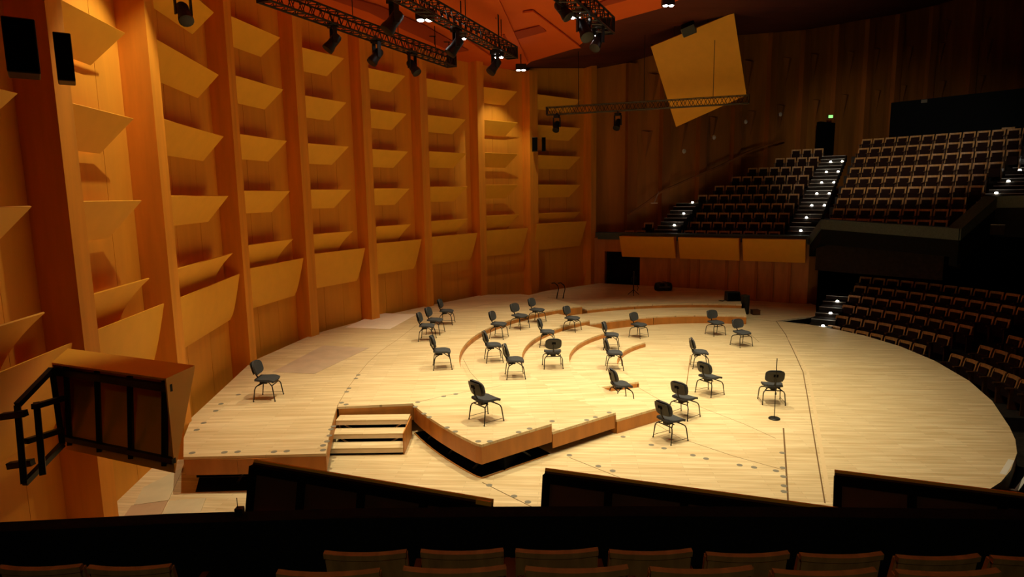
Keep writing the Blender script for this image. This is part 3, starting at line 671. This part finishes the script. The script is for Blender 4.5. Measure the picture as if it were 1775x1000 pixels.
def put_lamp(px, py, y, rz, label, s=1.0, tilt=0):
    o = LP0 if first[0] else copy_tree(LP0); first[0] = False
    p = aty(px, py, y); o.location = p; o.rotation_euler = (tilt, 0, rz); o.scale = (s, s, s); o['label'] = label; o['group'] = 'lamps hanging from the trusses'
def ty(pa, pb, x, z):   # depth of truss above pixel column
    a, b = atz(*pa, z), atz(*pb, z); f = (x - pa[0]) / (pb[0] - pa[0]); y = 1 / ((1 - f) / a.y + f / b.y); return y
T1 = ((455, -12), (783, 107)); T2 = ((690, -16), (888, 92))
put_lamp(577, 44, ty(*T1, 577, TZ), R(-60), 'black moving-head lamp, leftmost of three under the wall-side truss')
put_lamp(652, 71, ty(*T1, 652, TZ), R(-50), 'black moving-head lamp, middle of three under the wall-side truss')
put_lamp(714, 92, ty(*T1, 714, TZ), R(60), 'black moving-head lamp, rightmost of three under the wall-side truss')
put_lamp(682, 0, 17.0, R(-60), 'large black moving-head lamp at the top edge between the two long trusses', 1.25)
put_lamp(790, 50, ty(*T2, 790, TZ), R(-70), 'black moving-head lamp beside a white lamp on the second truss', 1.05)
put_lamp(858, 90, ty(*T2, 858, TZ), R(-60), 'black moving-head lamp at the end of the second truss')
put_lamp(1012, 18, 17.0, R(20), 'black moving-head lamp hanging from the short top centre truss', 1.15)
put_lamp(1037, 44, 17.9, R(-40), 'black moving-head lamp at the end of the short top centre truss')
put_lamp(974, -15, 16.0, R(60), 'black moving-head lamp partly cut off at the top centre')
put_lamp(965, 202, 27.4, R(-20), 'small black lamp at the left end of the horizontal truss', .95)
put_lamp(1071, 198, 26.8, R(-30), 'small black lamp near the middle of the horizontal truss', .95)
put_lamp(315, -14, 12.6, R(40), 'dark lamp cut off at the top left above the wall panels', .9)
def flood(px, py, y, label, top, s=1.0):
    c = aty(px, py, y); t = thing('double_spotlight', label, 'spotlight', c, 'lit twin spotlights')
    MB().box(c + V(0, 0, .14 * s), (.36 * s, .22 * s, .20 * s)).build('housing', BLACK, t, bevel=.02)
    for k in (-1, 1): MB().lathe(c + V(k * .085 * s, -.03, .02 * s), [(.055 * s, 0), (.075 * s, .02 * s), (.075 * s, .05 * s)], 12).build('lamp_lens', LAMP, t)
    MB().tube([c + V(0, 0, .2 * s), V(c.x, c.y, top)], .02, 6).build('hanger', BLACK, t)
flood(737, 39, 17.9, 'brightest twin spotlight under the second truss', HT, 1.35)
flood(800, 70, 19.2, 'lit twin spotlight beside the moving-head lamp on the second truss', HT, .85)
flood(865, 102, 20.4, 'lit twin spotlight at the end of the second truss', HT, .85)
flood(903, 124, 25.9, 'lit twin spotlight hanging in the corner of wall and canopy', HT, 1.15)
flood(997, 34, 17.3, 'lit twin spotlight left of the short top centre truss', HT, .85)
flood(1023, 65, 18.4, 'lit twin spotlight below the end of the short top centre truss', HT, .9)
flood(1158, 13, 17.7, 'lit twin spotlight alone at the edge of the canopy', HT, .9)
for px, py, lb in ((865, 31, 'thin dark hook hanging from the canopy above the second truss'), (750, 62, 'thin dark hook hanging from the canopy between the trusses'), (775, 72, 'thin dark hook above the end of the wall-side truss')):
    c = atz(px, py, HT - .04); t = thing('ceiling_hook', lb, 'hook', c)
    MB().box(c + V(0, 0, 0), (.22, .10, .05)).build('plate', BLACK, t); MB().tube([c + V(.06, 0, 0), c + V(.06, 0, -.55 if px == 865 else -.3)], .015, 6).build('cable', BLACK, t)
# ------------------------------------------------------------------ loudspeakers on the left wall
def speaker(px0, py0, px1, py1, y, label, depth=.4):
    a, b = aty(px0, py0, y), aty(px1, py1, y); w, h = abs(b.x - a.x), abs(a.z - b.z); c = (a + b) / 2
    t = thing('loudspeaker', label, 'loudspeaker', c - V(0, 0, h / 2), 'loudspeakers on the ribbed wall')
    f = V(c.x, c.y, 0).normalized(); ax = (V(f.y, -f.x, 0), f, V(0, 0, 1))
    MB().box(c + f * (depth / 2), (w * .98, depth, h), ax).build('cabinet', BLACK, t, bevel=.012)
    MB().box(c - f * .006, (w * .88, .012, h * .94), ax).build('grille', VOID, t)
    MB().box(c + f * (depth + .06), (.10, .14, .10), ax).build('wall_bracket', BLACK, t)
speaker(6, 30, 66, 126, 6.5, 'wide black loudspeaker at the top left corner of the picture', .4)
speaker(93, 56, 129, 140, 7.9, 'narrow black loudspeaker on the first wall rib from the left', .35)
speaker(922, 238, 932, 262, 29.2, 'small black loudspeaker on the far wall rib, left of its pair', .3)
speaker(939, 238, 946, 262, 29.5, 'small slim black loudspeaker on the far wall rib, right of its pair', .3)
# ------------------------------------------------------------------ wall reflector box at the lower left
Zt, Zb = 3.05, 2.0
bFL, bFR, bBR, bBL = atz(118, 607, Zt), atz(338, 637, Zt), atz(288, 660, Zt), atz(90, 632, Zt)
for q_ in (bFL, bFR, bBR, bBL): q_.z = 0
t = wedge('wall_reflector', 'open-backed wooden reflector box bracketed to the left wall by a black frame', bFL, bFR, bBR, bBL, Zt, Zb, group=None)
ar = [aty(30, 702, 6.8), aty(42, 838, 6.6), aty(90, 640, 7.35), aty(108, 770, 7.2)]
for a, b in ((ar[0], ar[1]), (ar[0], ar[2]), (ar[1], ar[3]), (ar[0] + V(.14, .1, 0), ar[1] + V(.14, .1, .05)), (aty(45, 765, 6.75), aty(108, 745, 7.2)), (aty(58, 705, 6.8), aty(110, 690, 7.2)), (ar[2], ar[3])):
    MB().bar(a, b, .06, .06).build('bracket_bar', BLACK, t)
for py, xx in ((722, 3), (807, 15)):
    MB().bar(aty(xx, py, 6.75), aty(xx + 42, py - 6, 6.75), .07, .07).build('bracket_bar', BLACK, t)
# ------------------------------------------------------------------ own balcony: ledge, reflectors seen from behind, seats
PY, PZ0 = 4.15, 2.83
lpts = [(0, 905), (300, 890), (600, 881), (850, 878), (1100, 877), (1450, 879), (1775, 883)]
lv = [atz(*p, PZ0) for p in lpts]; lv = [lv[0] + (lv[0] - lv[1]) * .6] + lv + [lv[-1] + (lv[-1] - lv[-2]) * .6]
pb = MB(); pf = [(p.x, p.y) for p in lv]; pk = [(p.x, p.y - .14) for p in lv]
led = tag(MB().prism(pk + pf[::-1], 1.6, PZ0).build('wall_front', CARPET), 'black balcony ledge in the foreground', None, None, 'structure')
fl2 = tag(MB().prism([(-4.5, 2.9), (4.5, 2.9), (4.5, 3.95), (-4.5, 3.95)], 1.5, 2.03).build('floor_balcony', TIER), 'balcony floor', None, None, 'structure')
MB().prism([(-4.5, 1.9), (4.5, 1.9), (4.5, 2.895), (-4.5, 2.895)], 1.5, 2.36).build('seating_tier', TIER, fl2)
ZR = 2.6
for a, b, lb in (((440, 797), (852, 866), 'dark backed reflector panel behind the ledge, left of three'), ((945, 812), (1440, 879), 'dark backed reflector panel behind the ledge, middle of three'), ((1447, 815), (1860, 866), 'dark backed reflector panel behind the ledge, right of three')):
    A, B_ = atz(*a, ZR), atz(*b, ZR); d = (B_ - A).normalized(); B_ = A + d * 2.38; nn_ = V(d.y, -d.x, 0)   # towards the camera
    A.z = B_.z = 0
    t = thing('reflector_panel', lb, 'acoustic panel', (A + B_) / 2 + V(0, 0, ZR - 1), 'reflector panels on the near balcony')
    Tz = lambda p, z: V(p.x, p.y, z)
    k = -nn_ * .018
    lo_a, lo_b = A + nn_ * .22, B_ + nn_ * .22
    MB().hexa([Tz(lo_a, ZR - 1.0), Tz(lo_b, ZR - 1.0), Tz(lo_b + k, ZR - 1.0), Tz(lo_a + k, ZR - 1.0), Tz(A, ZR), Tz(B_, ZR), Tz(B_ + k, ZR), Tz(A + k, ZR)]).build('front_board', PANEL, t)
    off = nn_ * .035
    MB().bar(Tz(A + off, ZR - .07), Tz(B_ + off, ZR - .07), .05, .07).build('frame_rail', VOID, t)
    MB().hexa([Tz(lo_a + nn_ * .006, ZR - .98), Tz(lo_b + nn_ * .006, ZR - .98), Tz(lo_b + nn_ * .012, ZR - .98), Tz(lo_a + nn_ * .012, ZR - .98), Tz(A + nn_ * .006, ZR - .02), Tz(B_ + nn_ * .006, ZR - .02), Tz(B_ + nn_ * .012, ZR - .02), Tz(A + nn_ * .012, ZR - .02)]).build('back_lining', BROWN, t)
    for f in (.01, .24, .50, .75, .99):
        p, q_ = A + d * 2.38 * f + off, A + d * 2.38 * f + off + nn_ * .2
        MB().bar(Tz(p, ZR - .04), Tz(q_, ZR - .95), .06, .05).build('frame_upright', VOID, t)
    MB().hexa([Tz(B_ + nn_ * .06, ZR - .16), Tz(B_ - d * .13 + nn_ * .06, ZR - .16), Tz(B_ - d * .13 + nn_ * .045, ZR - .16), Tz(B_ + nn_ * .045, ZR - .16), Tz(B_ + nn_ * .04, ZR - .0), Tz(B_ - d * .13 + nn_ * .04, ZR - .0), Tz(B_ - d * .13 + nn_ * .02, ZR - .0), Tz(B_ + nn_ * .02, ZR - .0)]).build('corner_block', PANEL, t)
# near seats: front row and second row, seen from behind
for j, px in enumerate((63, 219, 631, 800, 966, 1130, 1299, 1463, 1632, 1797)):
    py = (984, 984, 959, 956.5, 955.5, 957, 961, 962.5, 966, 967)[j]; p = aty(px, py, 3.40)
    put_seat(V(p.x, p.y + .15, p.z - .874), V(.0, 1, 0), f'curved wooden seat back, {ORD[j]} from left in the row against the black ledge', 'near seats in front of the ledge')
for j, px in enumerate((566, 787, 1001, 1219, 1434, 1650)):
    py = (993.5, 988, 987.5, 988.5, 992, 993)[j]; p = aty(px, py, 2.72)
    put_seat(V(p.x, p.y + .15, p.z - .874), V(.0, 1, 0), f'curved wooden seat back, {ORD[j]} from left in the nearest row at the bottom', 'nearest seats at the bottom edge')
c = atz(421, 885, PZ0); c = V(c.x, c.y - .05, PZ0); t = thing('wireless_box', 'small black box with a thin aerial on the ledge', 'receiver', c)
MB().box(c + V(0, 0, .025), (.055, .05, .05)).build('body', BLACK, t, bevel=.006); MB().tube([c + V(-.012, 0, .05), c + V(-.012, 0, .12)], .0025, 6).build('aerial', BLACK, t)

# ------------------------------------------------------------------ orchestra chairs
def chair_proto():
    t = thing('orchestra_chair', 'x', 'chair')
    def seat(uu, v):
        x, y = (uu - .5) * 2, (v - .5) * 2
        k = (1 - .10 * abs(x) ** 3 * abs(y)); f = max(0, y - .35)
        return V(x * .225 * (1 - .12 * max(0, -y)) * k, y * .215 * (1 - .06 * x * x), .475 - .055 * f ** 1.5 * 1.6 + .012 * x * x - .012 * (1 - y * y))
    MB().sheet(seat, 8, 8, .045).build('seat', FABRIC, t, smooth=True)
    def back(uu, v):
        x, y = (uu - .5) * 2, (v - .5) * 2
        w = .215 * (1 - .16 * abs(y) ** 4); h = .15 * (1 - .18 * abs(x) ** 4)
        return V(x * w, -.205 - .07 * (y + 1) / 2 + .045 * x * x, .695 + y * h)
    b = MB().sheet(back, 10, 8, .038).build('backrest', FABRIC, t, smooth=True)
    MB().sheet(lambda uu, v: back(uu * .86 + .07, v * .86 + .07) - V(0, .044, 0), 6, 5, .008).build('back_plate', PLAST, b, smooth=True)
    MB().bar((0, -.285, .70), (0, -.295, .76), .10, .02).build('grip', VOID, b)
    MB().tube([(0, -.285, .72), (0, -.27, .60), (0, -.20, .47), (0, -.10, .40), (0, .02, .39)], .017, 8).build('back_stem', SATIN, t, smooth=True)
    MB().box((0, -.07, .385), (.14, .16, .09)).build('tilt_box', BLACK, t, bevel=.015)
    MB().tube([(-.16, -.07, .375), (.16, -.07, .375)], .012, 6).build('lever', BLACK, t)
    MB().box((0, .06, .43), (.26, .22, .02)).build('seat_plate', BLACK, t)
    r = .0125; zf = .335
    MB().tube([(-.19, -.155, zf), (.19, -.155, zf)], r, 8).tube([(-.19, .155, zf), (.19, .155, zf)], r, 8).tube([(-.19, -.155, zf), (-.05, .02, .40), (-.19, .155, zf)], r, 8).tube([(.19, -.155, zf), (.05, .02, .40), (.19, .155, zf)], r, 8).build('under_frame', SATIN, t, smooth=True)
    for sx in (-1, 1):
        for sy_ in (-1, 1):
            lg = MB().tube([(sx * .18, sy_ * .155, zf), (sx * .215, sy_ * .175, zf - .02), (sx * .235, sy_ * .19, zf - .07), (sx * .25, sy_ * .225, .004)], [r, r, r, .010], 8).build('leg', SATIN, t, smooth=True)
            MB().lathe((sx * .25, sy_ * .225, 0), [(.014, 0), (.015, .02), (.011, .025)], 8).build('foot_cap', PLAST, lg)
        MB().tube([(sx * .248, -.22, .06), (sx * .248, .22, .06)], .005, 6).build('side_wire', SATIN, t)
    note(t); return t
CH0 = chair_proto(); ch1 = [True]
def put_chair(px, py, z, face, label):
    p = atz(px, py, z); o = CH0 if ch1[0] else copy_tree(CH0); ch1[0] = False
    if face is None: face = math.degrees(math.atan2(CY - p.y, CX - p.x))
    o.location = (p.x, p.y, z + .001); o.rotation_euler = (0, 0, R(face - 90)); o['label'] = label; o['group'] = 'black orchestra chairs on the stage'
    o.scale = (1.03, 1.03, 1.0)
    return p
CH = [
 (466, 690, L4, 0, 'black orchestra chair alone on the side platform at far left'),
 (741, 589, L4, -2, 'black chair of the wall-side cluster, left front, overlapping another'),
 (755, 578, L4, -12, 'black chair directly behind the left front chair of the wall-side cluster'),
 (775, 561, L4, -5, 'black chair nearest the ribbed wall, rearmost of the wall-side cluster'),
 (767, 637, L4, 8, 'black chair on the highest platform in front of the wall-side cluster'),
 (856, 625, L3, 8, 'black chair on the third riser close to its curved left end'),
 (893, 653, L3, 5, 'black chair in front and right of the one at the riser curve'),
 (865, 585, L3, -18, 'black chair on the third riser below the curved riser face'),
 (901, 569, L3, -38, 'black chair facing forward against the curved third riser face'),
 (931, 558, L3, -30, 'black chair rearmost on the third riser, right of its forward-facing neighbour'),
 (949, 599, L2, -5, 'black chair on the second riser, behind the rear-view chair'),
 (958, 636, L2, 93, 'black chair seen squarely from behind on the second riser'),
 (992, 573, L2, -30, 'black chair at the far end of the second riser'),
 (1107, 584, 0, -45, 'black chair in front of the far straight riser, left of centre'),
 (1240, 580, 0, -68, 'black chair before the far straight riser near its right end'),
 (1285, 599, 0, -68, 'black chair at the far right of the stage, nearest the stalls'),
 (1060, 604, L1, -12, 'black chair seen side-on on the lowest riser, rear of two'),
 (1065, 638, L1, -5, 'black chair on the lowest riser, front of two overlapping'),
 (1077, 697, 0, 12, 'black chair half hidden by the riser edge beside the small triangular board'),
 (1213, 636, 0, -8, 'black chair beside the leaning tan pole'),
 (1230, 682, 0, 30, 'black chair right of centre in front of the one by the tan pole'),
 (1186, 721, 0, 38, 'black chair rear of the two nearest the front riser end'),
 (1162, 761, 0, 30, 'black chair front of the two nearest the front riser end'),
 (1337, 697, 0, 82, 'black chair seen from behind next to the microphone stand'),
 (843, 728, L4, 38, 'black chair alone on the V-shaped front corner of the platform'),
]
for c in CH: put_chair(*c)
# ------------------------------------------------------------------ small stage items
c = atz(1342, 726, 0); t = thing('microphone_stand', 'slim black microphone stand with a round base in front of a chair', 'stand', c)
MB().lathe(c, [(.12, 0), (.125, .015), (.11, .03), (.03, .04)], 20).build('base', BLACK, t); 
tp = aty(1347, 621, c.y); MB().tube([c + V(0, 0, .03), V(tp.x, c.y, tp.z)], .010, 8).build('pole', SATIN, t); MB().lathe(V(c.x + .005, c.y, .55), [(.016, 0), (.02, .02), (.016, .06)], 8).build('clutch', BLACK, t)
c = atz(1190, 668, 0); t = thing('leaning_pole', 'thin tan pole leaning beside a chair on the stage', 'pole', c); tp = aty(1197, 615, c.y + .2)
MB().tube([c + V(0, 0, .01), tp], .011, 6).build('shaft', TAN, t); MB().lathe(c, [(.02, 0), (.012, .02)], 8).build('tip', BLACK, t)
# bin, boxes, stands at the back
c = atz(1291, 544, 0); t = thing('waste_bin', 'black cylindrical bin at the right end of the far riser', 'bin', c)
MB().lathe(c, [(.13, 0), (.15, .02), (.17, .72), (.18, .74), (.16, .76), (.10, .75)], 16).build('body', BLACK, t, smooth=True); MB().lathe(c + V(0, 0, .75), [(.17, 0), (.17, .03), (.05, .06)], 16).build('lid', PLAST, t)
c = atz(1304, 545, 0) + V(.12, 0, 0); t = thing('floor_box', 'small brown box on the floor beside the black bin', 'box', c)
MB().box(c + V(0, 0, .09), (.30, .30, .17)).build('body', BROWN, t, bevel=.01); MB().box(c + V(0, 0, .185), (.31, .31, .02)).build('lid', BROWN, t)
c = atz(1270, 521, .46); t = thing('monitor_box', 'black monitor loudspeaker on the far riser, with cables', 'loudspeaker', c)
MB().add([c + V(-.30, -.2, 0), c + V(.30, -.2, 0), c + V(.30, .22, 0), c + V(-.30, .22, 0), c + V(-.28, -.05, .38), c + V(.28, -.05, .38), c + V(.28, .2, .38), c + V(-.28, .2, .38)], [(3, 2, 1, 0), (4, 5, 6, 7), (0, 1, 5, 4), (1, 2, 6, 5), (2, 3, 7, 6), (3, 0, 4, 7)]).build('cabinet', BLACK, t, bevel=.02)
MB().add([c + V(-.25, -.195, .05), c + V(.25, -.195, .05), c + V(.24, -.075, .34), c + V(-.24, -.075, .34), c + V(-.25, -.215, .05), c + V(.25, -.215, .05), c + V(.24, -.095, .34), c + V(-.24, -.095, .34)], [(0, 1, 2, 3), (4, 7, 6, 5), (0, 4, 5, 1), (1, 5, 6, 2), (2, 6, 7, 3), (3, 7, 4, 0)]).build('grille', VOID, t)
MB().tube([c + V(-.28, 0, .02), c + V(-.45, .05, .012), c + V(-.6, -.05, .012), c + V(-.5, -.2, .012), c + V(-.4, -.12, .012)], .012, 6).build('cable', BLACK, t)
c = atz(1150, 504, 0); c = V(c.x, min(c.y, 29.6), 0); c = aty(1150, 503, 29.2); c = atz(1150, 503.5, .441); t = thing('instrument_case', 'black hump-topped case lying against the wooden wall below the balcony', 'case', c)
b = MB()
for dx in (-.2, .17): b.lathe(c + V(dx, 0, .02), [(.20, 0), (.24, .08), (.24, .22), (.19, .34), (.05, .38)], 14)
b.build('shell', BLACK, t, smooth=True); MB().box(c + V(0, -.24, .2), (.5, .02, .03)).build('clasp_band', GREY, t); MB().box(c + V(.02, 0, .41), (.16, .03, .03)).build('handle', PLAST, t)
c = atz(1098, 511.5, .441); t = thing('instrument_stand', 'tall thin black instrument stand before the doorway edge', 'stand', c)
MB().tube([c + V(0, 0, .1), c + V(0, 0, 1.08)], .026, 6).build('pole', BLACK, t)
for a in (20, 140, 260): MB().tube([c + V(0, 0, .25), c + V(.28 * math.cos(R(a)), .28 * math.sin(R(a)), .01)], .014, 6).build('leg', BLACK, t)
MB().tube([c + V(-.09, 0, .62), c + V(-.10, -.08, .8), c + V(0, -.1, .9), c + V(.10, -.08, .8), c + V(.09, 0, .62)], .016, 6).build('cradle', BLACK, t)
MB().tube([c + V(.12, -.02, .55), c + V(.2, -.05, .35), c + V(.16, -.05, .2)], .014, 6).build('hook', BLACK, t)
c = aty(966, 519, 27.4); c.z = max(0, c.z); c = atz(966, 517.5, .441); t = thing('curved_handrail', 'pair of curved black handrail tubes at the back of the platform', 'handrail', c)
for dx in (0, .28):
    MB().tube([c + V(dx - .25, .0, .68), c + V(dx - .12, 0, .70), c + V(dx + .02, 0, .58), c + V(dx + .06, 0, .42), c + V(dx + .02, 0, .26), c + V(dx - .03, 0, .0)], .022, 8).build('tube', BLACK, t, smooth=True)
# access step at the right end of the apron
q = [atz(*p, -.35) for p in [(1735, 846), (1762, 850), (1790, 812), (1750, 806)]]
t = thing('apron_step', 'dark step block with white taped edges at the right end of the stage', 'step', q[0])
MB().prism([(p.x, p.y) for p in q], -1.3, -.35).build('block', CARPET, t)
for a, b in ((0, 1), (1, 2)):
    MB().bar(q[a] + V(0, 0, .005), q[b] + V(0, 0, .005), .06, .012).build('edge_tape', WHITE, t)
a, b = atz(1741, 822, 0), atz(1756, 797, 0); strip([(a.x - .03, a.y), (b.x - .03, b.y)], .09, .001, 'edge_tape', WHITE)
